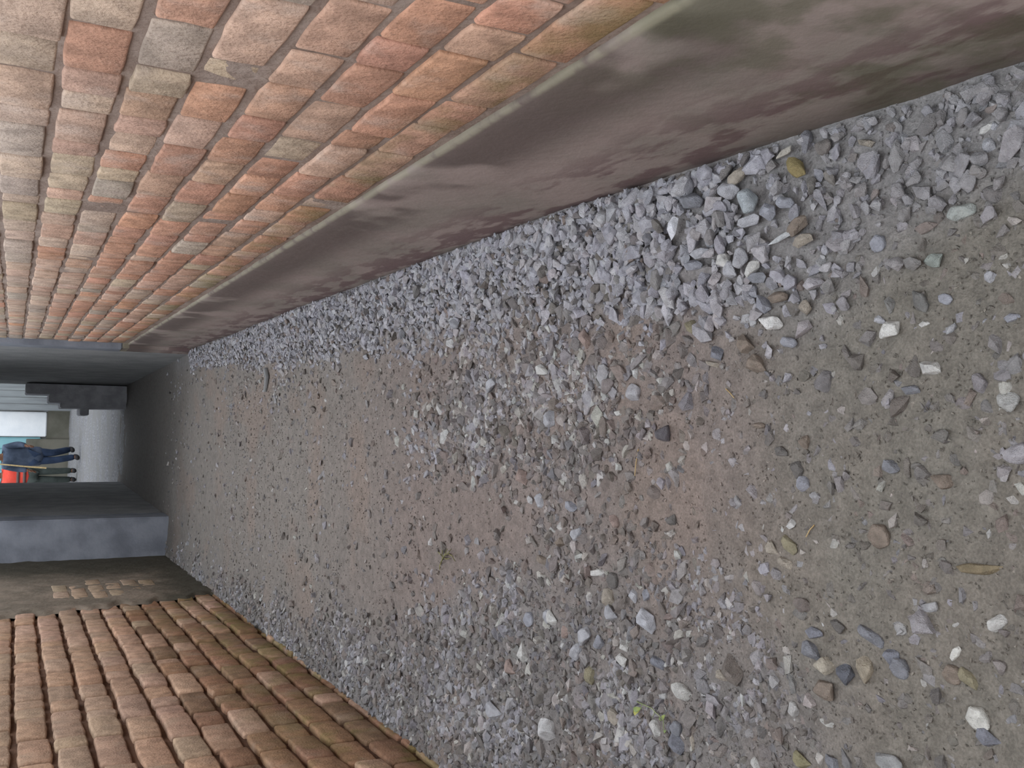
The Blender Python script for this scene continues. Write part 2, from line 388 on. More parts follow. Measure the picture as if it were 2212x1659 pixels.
# ------------------------------------------------------------------ floor
def bank_w(y): return np.interp(y, [.7, .92, 1.09, 1.30, 1.57, 1.82, 2.4, 3.1, 4.2, 6.3, 8], [.10, .17, .26, .35, .31, .25, .24, .25, .235, .19, .15])
def bank_f(x, y):
    d = rx(y)-x; wv = bank_w(y)*(1+.25*fbm(x, y, 4, 3, 5))
    return 1-smooth(.55, 1.42, d/wv)
def left_f(x, y):
    """loose gravel spread on the left half"""
    b = np.interp(y, [.8, 1.2, 1.45, 1.8, 2.2, 2.6, 3.2, 4., 5, 6.5, 9], [-.62, -.52, -.30, -.15, -.20, -.42, -.55, -.66, -.80, -.88, -.9])
    n = fbm(x, y, 3.2, 4, 8)*.22
    return smooth(-.06, .30, b-x+n)*smooth(.95, 1.45, y+n)
def belt_f(x, y):
    a = np.exp(-(((x-.12)/.20)**2+((y-2.35)/.75)**2)*1.1)+.8*np.exp(-(((x-.0)/.12)**2+((y-2.6)/.5)**2))
    b = .9*np.exp(-(((x+.20)/.20)**2+((y-2.12)/.16)**2))+.5*np.exp(-(((x-.30)/.2)**2+((y-5.5)/1.0)**2))
    return np.clip((a+b)*(.9+.8*fbm(x, y, 5, 3, 3)), 0, 1)
def floor_z(x, y):
    z = .010*fbm(x, y, 1.6, 3, 1)+.006*fbm(x, y, 9, 3, 2)
    d = rx(y)-x
    z = z+(.045*smooth(1.2, 2.2, y)*(1-smooth(4, 7.5, y))+.006)*smooth(1.25, .1, d/bank_w(y))
    z = z+.02*smooth(.35, 0, x-lx(y))*smooth(1.5, 3, y)
    z = z-.028*smooth(1.45, .85, y)*smooth(.55, 0, d)
    return z-.012
yr = [.45]
while yr[-1] < 13.6: yr.append(yr[-1]+max(.0036, .0032*yr[-1]**1.35))
yr = np.array(yr); t = np.linspace(0, 1, 430)
Yg, Tg = np.meshgrid(yr, t, indexing='ij')
Xg = (lx(Yg)-.05)+(rx(Yg)+.03-(lx(Yg)-.05))*Tg
Zg = floor_z(Xg, Yg)
micro = fbm(Xg, Yg, 34, 3, 4)*.0035+np.abs(fbm(Xg, Yg, 60, 2, 7))*.003
micro = micro-.004*smooth(.45, .75, fbm(Xg, Yg, 22, 3, 6))
Zg = Zg+micro*np.clip(3/np.maximum(Yg, 1), .4, 1)
near = np.array(lin(120, 115, 107)); red = np.array(lin(129, 117, 111)); tan = np.array(lin(128, 121, 115)); gry = np.array(lin(124, 120, 118)); dust = np.array(lin(138, 135, 135)); dark = np.array(lin(116, 110, 105))
def dirt_col(x, y):
    x = np.asarray(x, float); y = np.asarray(y, float)
    a = smooth(1.15, 1.75, y+.25*fbm(x, y, 2.2, 3, 3))[..., None]
    c = near*(1-a)+red*a
    a = smooth(3.0, 4.5, y+.5*fbm(x, y, 1.5, 3, 4))[..., None]; c = c*(1-a)+tan*a
    a = (left_f(x, y)*.85)[..., None]; c = c*(1-a)+gry*a
    a = (np.maximum(bank_f(x, y), .35*belt_f(x, y))*.8)[..., None]; c = c*(1-a)+dust*a
    a = (smooth(.1, .5, fbm(x, y, 4, 4, 9))*.35)[..., None]; c = c*(1-a)+dark*a
    a = (smooth(.05, .45, fbm(x, y, 3, 4, 12))*(.12+.4*smooth(1.2, 1.9, y)))[..., None]; c = c*(1-a)+np.array(lin(136, 120, 110))*a
    a = smooth(7.4, 9.4, y+.5*fbm(x, y, 2, 3, 14))[..., None]*.85; c = c*(1-a)+np.array(lin(92, 87, 83))*a  # passage shade and damp dirt put into the floor colour
    return c
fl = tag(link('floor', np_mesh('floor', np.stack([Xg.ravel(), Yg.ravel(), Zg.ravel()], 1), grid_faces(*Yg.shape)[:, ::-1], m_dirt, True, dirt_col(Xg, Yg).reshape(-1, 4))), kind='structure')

# ------------------------------------------------------------------ stones
def hull_stone(seed, npts=13, flat=.7, rounded=False):
    r = random.Random(seed); bm = bmesh.new()
    for _ in range(npts):
        v = Vector((r.gauss(0, 1), r.gauss(0, 1), r.gauss(0, 1))).normalized()
        q = r.uniform(.86, 1.0)
        bm.verts.new((v.x*q, v.y*q*.80, v.z*q*flat))
    res = bmesh.ops.convex_hull(bm, input=list(bm.verts))
    bmesh.ops.delete(bm, geom=[g for g in set(res['geom_interior']+res['geom_unused']) if isinstance(g, bmesh.types.BMVert)], context='VERTS')
    if rounded:
        bmesh.ops.bevel(bm, geom=list(bm.edges)+list(bm.verts), offset=.06, segments=1, affect='EDGES', clamp_overlap=True)
        pts = [v.co.copy() for v in bm.verts if v.co.length < 1.0]; bm.free(); bm = bmesh.new()
        for p in pts: bm.verts.new(p)
        res = bmesh.ops.convex_hull(bm, input=list(bm.verts))
        bmesh.ops.delete(bm, geom=[g for g in set(res['geom_interior']+res['geom_unused']) if isinstance(g, bmesh.types.BMVert)], context='VERTS')
    bmesh.ops.recalc_face_normals(bm, faces=bm.faces)
    V = np.array([v.co[:] for v in bm.verts]); Fc = np.array([[v.index for v in f.verts] for f in bm.faces]) if not bm.verts.index_update() else None
    bm.free(); return V, Fc
small_var = [hull_stone(i, 11, .72) for i in range(24)]
med_var = [hull_stone(200+i, 15, .66, True) for i in range(30)]
big_var = [hull_stone(500+i, 19, .62, True) for i in range(14)]
long_var = [hull_stone(700+i, 14, .7, True) for i in range(6)]
med_me = [np_mesh('stone', V, Fc, m_stone) for V, Fc in med_var]
big_me = [np_mesh('stone', V, Fc, m_stone) for V, Fc in big_var]

def bunch(name, parent, items, variants, mat):
    VV, FF, CC = [], [], []; off = 0
    for x, y, z, s, sl, colr in items:
        V, Fc = variants[rnd.randrange(len(variants))]
        Rm = np.array(Euler((rnd.uniform(-.5, .5), rnd.uniform(-.5, .5), rnd.uniform(0, 6.3))).to_matrix())
        Q = (V*np.array([s*sl, s/sl**.5, s/sl**.5])) @ Rm.T+np.array([x, y, z])
        VV.append(Q); FF.append(Fc+off); CC.append(np.tile(colr, (len(Q), 1))); off += len(Q)
    o = link(name, np_mesh(name, np.vstack(VV), np.vstack(FF), mat, False, np.vstack(CC)), parent); return tag(o, kind='stuff')

pal_bank = [lin(160, 160, 170), lin(150, 150, 162), lin(168, 166, 170), lin(140, 140, 150), lin(158, 150, 150), lin(176, 174, 178), lin(130, 128, 136)]
pal_bank = soft(pal_bank, lin(170, 167, 170), .55)
pal_floor = [lin(138, 134, 132), lin(126, 120, 114), lin(146, 142, 142), lin(120, 116, 116), lin(140, 124, 116), lin(132, 132, 140), lin(114, 106, 98)]
pal_floor = soft(pal_floor, lin(122, 117, 115), .35)
pal_pale = [lin(172, 168, 162), lin(180, 178, 176), lin(168, 160, 156)]
def sink(x, y): return float(floor_z(np.array(x), np.array(y)))

# candidates: jittered samples over the floor
def sample(n, y0, y1, pw=1.):
    u = rng.random(n); y = (y0**(1-pw)+(y1**(1-pw)-y0**(1-pw))*u)**(1/(1-pw)) if pw != 1 else y0*(y1/y0)**u
    x = lx(y)+(rx(y)-lx(y))*rng.random(n); return x, y
# ---- stones placed where the photograph shows them: px, py, long, short (px), tilt of the long axis in the picture (deg, down-right positive), colour
HX = [ground(575, 822)+(.10,)]
def pick(px, py, a, b, ang, colr, parent=None, rise=.35, me=None):
    gx, gy = ground(px, py); z0 = sink(gx, gy)+.014*float(bank_f(np.array(gx), np.array(gy)))*min(1, max(0, gy-.9)*2)
    gx, gy = ground(px, py, z0+.008)
    dist = math.sqrt(gx*gx+gy*gy+(H-z0)**2); s = F/dist; tl = abs(H/dist)
    # ground axes: picture x (right) runs towards the camera, foreshortened by tl; picture y (down) runs to the left
    ca, sa = math.cos(math.radians(ang)), math.sin(math.radians(ang))
    ux, uy = -sa, -ca/tl; la = math.hypot(ux, uy); vx, vy = -ca, sa/tl; lb = math.hypot(vx, vy)
    o = link('stone', (me or big_me)[rnd.randrange(len(me or big_me))], parent)
    A = a/2/s*la*1.08; B = b/2/s*lb*1.08/.8*.92; Cc = min(A, B)*1.25
    o.scale = (A, B, Cc); o.rotation_euler = (rnd.uniform(-.12, .12), rnd.uniform(-.12, .12), math.atan2(uy, ux))
    o.location = (gx, gy, z0+Cc*.62*(rise-.2)); o.color = colr; HX.append((gx, gy, (A+B)/2*(1.15 if parent is None else .62))); return o
T_ = lin(140, 134, 128)
G1, G2, G3 = lin(176, 176, 182), lin(150, 152, 162), lin(122, 124, 132)
BG, BR, DK, WH, OL, PK, BL = lin(168, 158, 144), lin(128, 112, 98), lin(84, 82, 82), lin(206, 204, 200), lin(140, 132, 100), lin(160, 136, 128), lin(116, 122, 138)
BG, BR, DK, OL, PK, BL = soft([BG, BR, DK, OL, PK, BL], T_, .35); G1, G2, G3, WH = soft([G1, G2, G3, WH], lin(150, 148, 148), .25)
hand = [
 (1588,381,44,28,-35,BG),(1570,412,40,36,20,G1),(1615,477,48,32,5,G1),(1656,457,38,32,60,G2),(1692,436,36,30,30,G2),
 (1491,436,46,40,20,G3),(1509,545,40,32,15,G1),(1493,574,38,30,10,G2),(1561,564,38,30,60,WH),(1577,583,42,30,70,G1),(1594,555,46,30,100,G1),(1621,580,38,24,-55,WH),
 (1730,518,40,38,0,BG),(1719,488,46,32,-40,BR),(1643,656,38,32,50,G2),(1608,743,44,34,100,BR),(1546,762,36,28,70,BL),(1535,786,28,24,10,BG),
 (1629,784,46,38,30,BR),(1700,738,32,28,30,G2),(1491,708,32,28,40,OL),(1735,664,34,24,100,BG),(1676,643,36,32,0,BR),(1633,599,40,28,20,G3),(1262,732,42,18,80,PK),
 (2005,792,44,38,40,WH),(1990,700,20,16,0,WH),(2036,645,32,24,20,G2),(2134,595,30,24,80,G1),(1961,840,38,28,20,G3),(2180,686,30,22,0,G2),(1894,690,28,18,30,G1),
 (2126,275,30,18,-25,WH),(2142,272,20,16,60,G1),(1863,307,30,26,20,BG),(2131,313,32,24,60,G1),(2072,456,52,40,0,lin(166,170,166)),(2018,561,50,34,10,lin(140,146,140)),(1892,525,40,30,70,G2),
 (2131,1594,48,38,30,BL),(2148,1346,42,32,-40,WH),(2052,1457,42,36,60,BR),(2086,1466,42,30,50,OL),
 (1784,1490,56,46,-10,BR),(1553,1460,30,24,20,BG),(1794,1647,40,24,60,G3),(1746,1406,44,36,30,G3),(1754,1368,36,32,0,BL),
 (1692,1216,32,28,30,BG),(1664,1186,36,24,60,BG),(1702,1178,44,26,50,OL),(1896,1158,52,44,50,BR),(1809,1355,44,24,30,DK),(1920,1419,36,32,-60,BL),(1939,1444,46,34,60,G3),(1876,1374,60,32,30,G3),
 (2031,1041,48,40,0,BR),(1917,1007,40,32,20,G3),(1730,1046,34,28,60,G2),(1718,1015,38,30,100,DK),(1683,976,30,26,30,DK),(1733,954,30,26,60,BR),(1632,920,26,20,0,BR),
 (1447,1123,32,22,90,DK),(1163,1082,32,20,100,G1),(1229,1093,28,24,20,G2),(1322,1126,26,20,50,PK),(1243,1153,30,20,-50,G1),(1286,1238,28,22,-15,WH),(1311,1292,36,28,60,BG),
 (1321,1254,36,24,70,DK),(1264,1375,38,30,60,G1),(1365,1288,30,18,80,G1),(1392,1286,28,16,100,G2),(1128,1409,32,24,60,WH),(1169,1210,28,22,20,BR),(1125,1030,30,22,60,PK),
 (1207,1172,28,22,-50,BR),(1330,893,22,16,0,WH),(1343,1427,30,24,20,WH),(1242,1409,34,24,-60,G1),(1272,1460,36,26,-80,OL),(1413,1575,38,20,80,WH),(1457,1574,32,26,70,G3),(1323,1549,30,22,60,BG),
 (1101,1443,32,18,60,PK),(1066,1536,30,28,30,G1),(1628,1653,30,16,80,WH),(1490,1602,36,8,85,BG),(1459,1606,44,34,80,BL),(1061,832,32,22,70,G1),(1186,905,34,24,-60,G1),(1168,800,30,22,40,WH),
 (1180,1333,30,20,80,G1),(1190,1335,28,22,40,WH),(1215,1365,26,20,80,PK),(1140,1338,26,20,60,G2),(1345,1395,26,20,60,WH),(1418,1432,30,26,30,BL),(1290,1388,30,24,70,G2),(1318,1325,32,26,50,G1)]
for i, hnd in enumerate(hand): pick(*hnd, parent=fl, rise=.45 if i < 25 else .30)
named = [
 (1661,699,48,38,5,lin(216,214,212),.55,'large blocky white stone at the outer edge of the grey gravel bank'),
 (1717,362,56,27,58,lin(144,130,92),.55,'yellow-brown elongated stone lying beside the concrete footing'),
 (1694,326,42,15,-20,lin(176,170,160),.5,'slim pale grey stone touching the concrete footing above the yellow-brown stone'),
 (1615,434,56,36,85,lin(170,176,180),.6,'big smooth oval light grey stone on top of the gravel bank'),
 (1453,493,46,21,-68,lin(214,214,220),.6,'bright white finger-shaped stone on the gravel bank'),
 (1684,512,60,17,-14,lin(186,188,190),.55,'long thin pale stone lying flat on the gravel bank'),
 (1923,716,52,44,80,lin(208,206,202),.42,'pale triangular stone alone on the olive dirt beyond the gravel bank'),
 (2110,1552,50,40,50,lin(200,198,192),.42,'pale wedge-shaped stone with a dark flank near the bottom right corner of the picture'),
 (2059,1414,34,19,-60,lin(214,212,206),.4,'small oval white pebble on the near dirt next to two brown stones'),
 (1866,1446,58,32,85,lin(160,150,134),.42,'beige five-sided stone standing beside the speckled dark blue one'),
 (1779,1442,42,38,-45,lin(174,166,152),.45,'beige three-cornered stone resting above the broad brown stone'),
 (1822,1457,44,34,80,lin(104,106,114),.42,'speckled dark blue stone squeezed between two beige stones'),
 (1582,1447,64,40,80,lin(120,112,106),.36,'broad rounded grey-brown stone half sunk in the dirt below the stray straw'),
 (1920,1647,52,42,0,lin(150,150,150),.45,'round grey stone cut by the bottom edge of the picture'),
 (1730,1643,36,32,30,lin(142,136,108),.42,'olive stone beside the bottom edge of the picture'),
 (2113,1229,92,26,-8,lin(128,116,94),.28,'long flat tan sliver of stone pressed into the near dirt'),
 (1433,935,48,30,100,lin(104,100,104),.5,'dark grey stone with a pale facet standing alone on the reddish dirt'),
 (1367,849,42,30,80,lin(170,168,172),.5,'squarish pale grey stone alone on the dirt between bank and straw'),
 (1397,1340,48,32,60,lin(178,178,184),.45,'large pale grey angular stone at the near border of the loose dark gravel spread'),
 (1471,1495,38,33,20,lin(188,186,182),.48,'whitish chunky stone just above the creeping green weed'),
 (1183,1577,40,28,60,lin(196,194,194),.5,'white angular stone among the dark gravel between the creeping weed and the rough brick wall')]
for px_, py_, a, b, an, colr, rise, lab in named:
    o = pick(px_, py_, a, b, an, colr, None, rise); tag(o, lab, 'stone')

HX = np.array(HX)
def clear_of(a, k=.72):
    return np.min(np.hypot(HX[:, 0]-a[0], HX[:, 1]-a[1])-HX[:, 2]) > a[3]*k
# bank of clean crushed stone along the foot of the right wall
bank = empty('gravel_bank', (0, 0, 0)); tag(bank, 'long bank of loose pale grey crushed stone heaped along the foot of the right wall', 'gravel')
items = []
n = 17000; y = .7*(8.0/.7)**rng.random(n); d = rng.random(n)**1.1*bank_w(y)*1.5; x = rx(y)-d-.006
keep = rng.random(n) < bank_f(x, y)*np.clip((y-1.0)*1.3, .16, 1); x, y = x[keep], y[keep]; zf = floor_z(x, y); pile = rng.random(len(x))
for i in range(len(x)):
    s = min(.030, max(.0065, rnd.lognormvariate(math.log(.0125), .35)))*(1.12 if 1.3 < y[i] < 1.75 else 1.)
    colr = jitter(rnd.choice(pal_bank if rnd.random() < .85 else pal_floor), .13, .015)
    if y[i] < 1.35:
        m_ = rnd.uniform(.3, .8)*float(smooth(1.4, 1.0, y[i]+rnd.uniform(-.1, .1))); dc = dirt_col(x[i], y[i]); colr = tuple(colr[q]*(1-m_)+dc[q]*m_ for q in range(3))+(1.,)
    items.append((x[i]-s*.7 if rx(y[i])-x[i] < s else x[i], y[i], zf[i]+pile[i]*.016*bank_f(x[i], y[i])*float(smooth(.95, 1.5, y[i]))+s*.15, s, rnd.uniform(.9, 1.35), colr))
def split(items, nbig):
    P = np.array([(a[0], a[1], a[2]) for a in items]); px, py, dp = project(P)
    ok = (px > 0) & (px < 2212) & (py > 0) & (py < 1659)
    sz = np.where(ok, np.array([a[3]*(1+.3*(a[2])) for a in items])/dp, 0)*(.4+.6*rng.random(len(items)))
    o = np.argsort(-sz); return [items[i] for i in o[:nbig]], [items[i] for i in o[nbig:]]
def stone_obj(a, parent, lift=0.):
    o = link('stone', med_me[rnd.randrange(len(med_me))], parent)
    x, y, z, s, sl, colr = a; o.location = (x, y, z+lift); o.rotation_euler = (rnd.uniform(-.45, .45), rnd.uniform(-.45, .45), rnd.uniform(0, 6.3))
    o.scale = (s*sl, s/sl**.5, s/sl**.5); o.color = colr; return o
items = [a for a in items if clear_of(a)]
bigs, rest = split(items, 298)
for a in bigs: stone_obj(a, bank, .006)
bunch('loose_stones', bank, rest, small_var, m_gravel)

# scattered stones on the packed dirt
items = []
x, y = sample(62000, .75, 9.3)
den = np.maximum.reduce([left_f(x, y)*.85, belt_f(x, y)*1.0, np.full(len(x), .055)+.09*smooth(1.7, 1.1, y)])*(1-.9*bank_f(x, y))
keep = rng.random(len(x)) < den; x, y = x[keep], y[keep]; zf = floor_z(x, y); bl = belt_f(x, y); cl = smooth(-.15, .35, fbm(x, y, 5, 3, 21))*.75
for i in range(len(x)):
    s = min(.030, max(.0055, rnd.lognormvariate(math.log(.0135), .36)))
    r = rnd.random()
    if r < .09+.12*bl[i]: colr = jitter(rnd.choice(pal_pale), .1, .02)
    else:
        c0 = np.array(rnd.choice(pal_bank if cl[i] > rnd.random() else pal_floor)); dc = dirt_col(x[i], y[i]); m_ = rnd.uniform(.1, .6); colr = jitter(tuple(c0*(1-m_)+dc*m_), .14, .02)
    items.append((x[i], y[i], zf[i]+s*(rnd.uniform(-.30, .25) if y[i] > 1.6 or rnd.random() < .3 else rnd.uniform(-.52, -.3)), s, rnd.uniform(.9, 1.3), colr))
items = [a for a in items if clear_of(a)]
bigs, rest = split(items, 190)
for a in bigs: stone_obj(a, fl)
bunch('gravel', fl, rest, small_var, m_gravel)

# fine grit
tet = [hull_stone(900+i, 6, .7) for i in range(10)]
x, y = sample(52000, .72, 6.5); keep = rng.random(len(x)) < .35+.5*np.maximum(left_f(x, y), belt_f(x, y)); x, y = x[keep], y[keep]; zf = floor_z(x, y); DC = dirt_col(x, y)
items = []
for i in range(len(x)):
    s = rnd.uniform(.0012, .0042)*(1+.15*y[i])
    g = rnd.uniform(.75, 1.22) if rnd.random() < .9 else 1.6
    items.append((x[i], y[i], zf[i]+.0015, s, rnd.uniform(.9, 1.3), tuple(DC[i, :3]*g)+(1.,)))
bunch('grit', fl, items, tet, m_gravel)

# ------------------------------------------------------------------ weeds and straw
def curve_tube(name, pts, r, mat, parent=None, seg=5):
    pts = [Vector(p) for p in pts]; V, Fc = [], []
    for i, p in enumerate(pts):
        t = (pts[min(i+1, len(pts)-1)]-pts[max(i-1, 0)]).normalized(); a = t.cross(Vector((0, 0, 1)))
        a = a.normalized() if a.length > 1e-4 else Vector((1, 0, 0)); b = t.cross(a); rr = r*(1-.5*i/len(pts))
        for k_ in range(seg):
            th = 2*math.pi*k_/seg; V.append(tuple(p+a*math.cos(th)*rr+b*math.sin(th)*rr))
    for i in range(len(pts)-1):
        for k_ in range(seg): Fc.append((i*seg+k_, i*seg+(k_+1) % seg, (i+1)*seg+(k_+1) % seg, (i+1)*seg+k_))
    return link(name, np_mesh(name, V, Fc, mat, True), parent)
m_stem = plain('green_stem', lin(150, 156, 122), lin(128, 138, 100), 30, .0005, 100, .7)
m_leaf = plain('green_leaf', lin(120, 140, 92), lin(140, 150, 88), 60, .0005, 100, .6)
m_leafy = plain('yellowed_leaf', lin(186, 180, 96), lin(150, 152, 84), 60, .0005, 100, .6)
m_straw = plain('dry_straw', lin(196, 172, 128), lin(168, 142, 100), 40, .0005, 100, .8)
m_drygreen = plain('dry_grass', lin(148, 142, 96), lin(120, 118, 82), 40, .0005, 100, .8)
def at(px_, py_, z=.0):
    gx, gy = ground(px_, py_); z0 = sink(gx, gy); gx, gy = ground(px_, py_, z0+z); return Vector((gx, gy, z0+z))
def leaf(name, base, tip, wdt, mat, parent):
    base, tip = Vector(base), Vector(tip); ax = tip-base; sd = ax.cross(Vector((0, 0, 1))).normalized(); up = sd.cross(ax).normalized()
    V, Fc = [], []; N = 7
    for i in range(N):
        t = i/(N-1); wv = wdt*math.sin(math.pi*min(1, t*.95+.05))**.7; c0 = base+ax*t+up*.15*ax.length*math.sin(math.pi*t)
        for q in (-1, -.5, 0, .5, 1): V.append(tuple(c0+sd*wv*q+up*(abs(q)*wv*.3)))
    Fc = grid_faces(N, 5); V = np.array(V); n0 = len(V); V2 = np.vstack([V, V-np.array(up)*.0006])
    return link(name, np_mesh(name, V2, np.vstack([Fc, Fc[:, ::-1]+n0]), mat, True), parent)
weed = empty('creeping_weed', at(1378, 1518)); tag(weed, 'thin creeping green weed with a few small leaves on the dark gravel', 'plant')
o0 = weed.location
R_ = lambda v: Vector(v)-o0
curve_tube('stem', [R_(at(*p)) for p in ((1368,1508,.004),(1378,1517,.012),(1392,1523,.016),(1408,1530,.017),(1417,1540,.015),(1424,1546,.014),(1433,1556,.013),(1433,1570,.010),(1435,1583,.006))], .0016, m_stem, weed)
curve_tube('stem', [R_(at(*p)) for p in ((1386,1521,.015),(1385,1529,.017),(1378,1536,.018))], .0011, m_stem, weed)
curve_tube('stem', [R_(at(*p)) for p in ((1414,1536,.016),(1412,1544,.015),(1408,1551,.012))], .0011, m_stem, weed)
leaf('leaf', R_(at(1384,1530,.017)), R_(at(1368,1534,.020)), .0055, m_leaf, weed)
leaf('leaf', R_(at(1382,1533,.018)), R_(at(1370,1544,.016)), .005, m_leafy, weed)['label'] = 'yellowed leaf'
leaf('leaf', R_(at(1432,1556,.014)), R_(at(1437,1544,.018)), .0045, m_leaf, weed)
leaf('leaf', R_(at(1430,1557,.013)), R_(at(1424,1549,.018)), .003, m_leaf, weed)
leaf('leaf', R_(at(1435,1583,.006)), R_(at(1439,1578,.010)), .003, m_leaf, weed)
tuft = empty('dry_grass_tuft', at(960, 1198)); tag(tuft, 'small tuft of dry yellowish grass lying on the mid-path gravel', 'plant'); o0 = Vector(tuft.location)
for a, b in (((952,1218),(955,1188)), ((955,1210),(966,1186)), ((962,1200),(975,1186)), ((958,1205),(946,1192)), ((968,1196),(983,1212)), ((960,1205),(972,1206)), ((950,1230),(953,1212))):
    mid = ((a[0]+b[0])/2+rnd.uniform(-3, 3), (a[1]+b[1])/2+rnd.uniform(-3, 3))
    curve_tube('blade', [R_(at(*a, .004)), R_(at(*mid, .022)), R_(at(*b, .010))], .0019, m_drygreen, tuft)
def straw(pa, pb, lab):
    a, b = at(*pa, .004), at(*pb, .006); s = curve_tube('straw', [Vector(a), (Vector(a)+Vector(b))/2+Vector((.002, 0, .001)), Vector(b)], .0014, m_straw); return tag(s, lab, 'straw')
straw((1379, 970), (1371, 1028), 'single long pale straw on the reddish dirt in mid path')
straw((1759, 1134), (1741, 1160), 'short tan straw on the near dirt beside beige stones')
straw((1568, 840), (1586, 860), 'short pale splinter near the foot of the gravel bank')
tw = curve_tube('stick', [at(574, 798, .01), at(577, 815, .014), at(573, 845, .01)], .016, m_passage); tag(tw, 'dark stick lying across the far gravel near the right wall', 'stick')

# ------------------------------------------------------------------ people at work in the yard
def skin_obj(name, pts, edges, mat, parent, sub=2):
    me = bpy.data.meshes.new(name); me.from_pydata([p[:3] for p in pts], edges, []); me.update()
    me.materials.append(mat); o = link(name, me, parent)
    md = o.modifiers.new('skin', 'SKIN'); md.use_smooth_shade = True
    lay = me.skin_vertices[0].data if me.skin_vertices else None
    if lay is None: return o
    for i, p in enumerate(pts):
        r = p[3]; lay[i].radius = (r if isinstance(r, tuple) else (r, r))
        lay[i].use_root = (i == 0)
    s = o.modifiers.new('sub', 'SUBSURF'); s.levels = sub; s.render_levels = sub
    return o
def chain(n, start=0): return [(i, i+1) for i in range(start, start+n-1)]
m_skin = plain('brown_skin', lin(112, 78, 60), lin(100, 70, 54), 8, .001, 50, .6)
m_hair = plain('black_hair', lin(30, 26, 24), lin(22, 20, 20), 60, .003, 150, .7)
m_navy = plain('navy_cloth', lin(50, 62, 84), lin(38, 48, 66), 6, .006, 20, .9)
m_greyblue = plain('grey_blue_jacket', lin(78, 86, 102), lin(58, 66, 80), 6, .006, 20, .9)
m_orange = plain('orange_red_vest', lin(240, 92, 76), lin(228, 78, 64), 6, .004, 20, .8)
m_stripe = plain('grey_stripe', lin(110, 92, 88), lin(92, 80, 78), 6, .002, 20, .6)
m_trous = plain('dark_olive_trousers', lin(76, 82, 78), lin(60, 66, 62), 6, .005, 20, .9)
m_boot = plain('dark_boot', lin(44, 40, 40), lin(34, 32, 32), 6, .003, 40, .7)
m_eye = plain('eye_white', lin(225, 222, 215), lin(215, 210, 205), 5, .0001, 10, .3)
m_lip = plain('lips', lin(104, 60, 54), lin(96, 56, 50), 5, .0005, 40, .5)
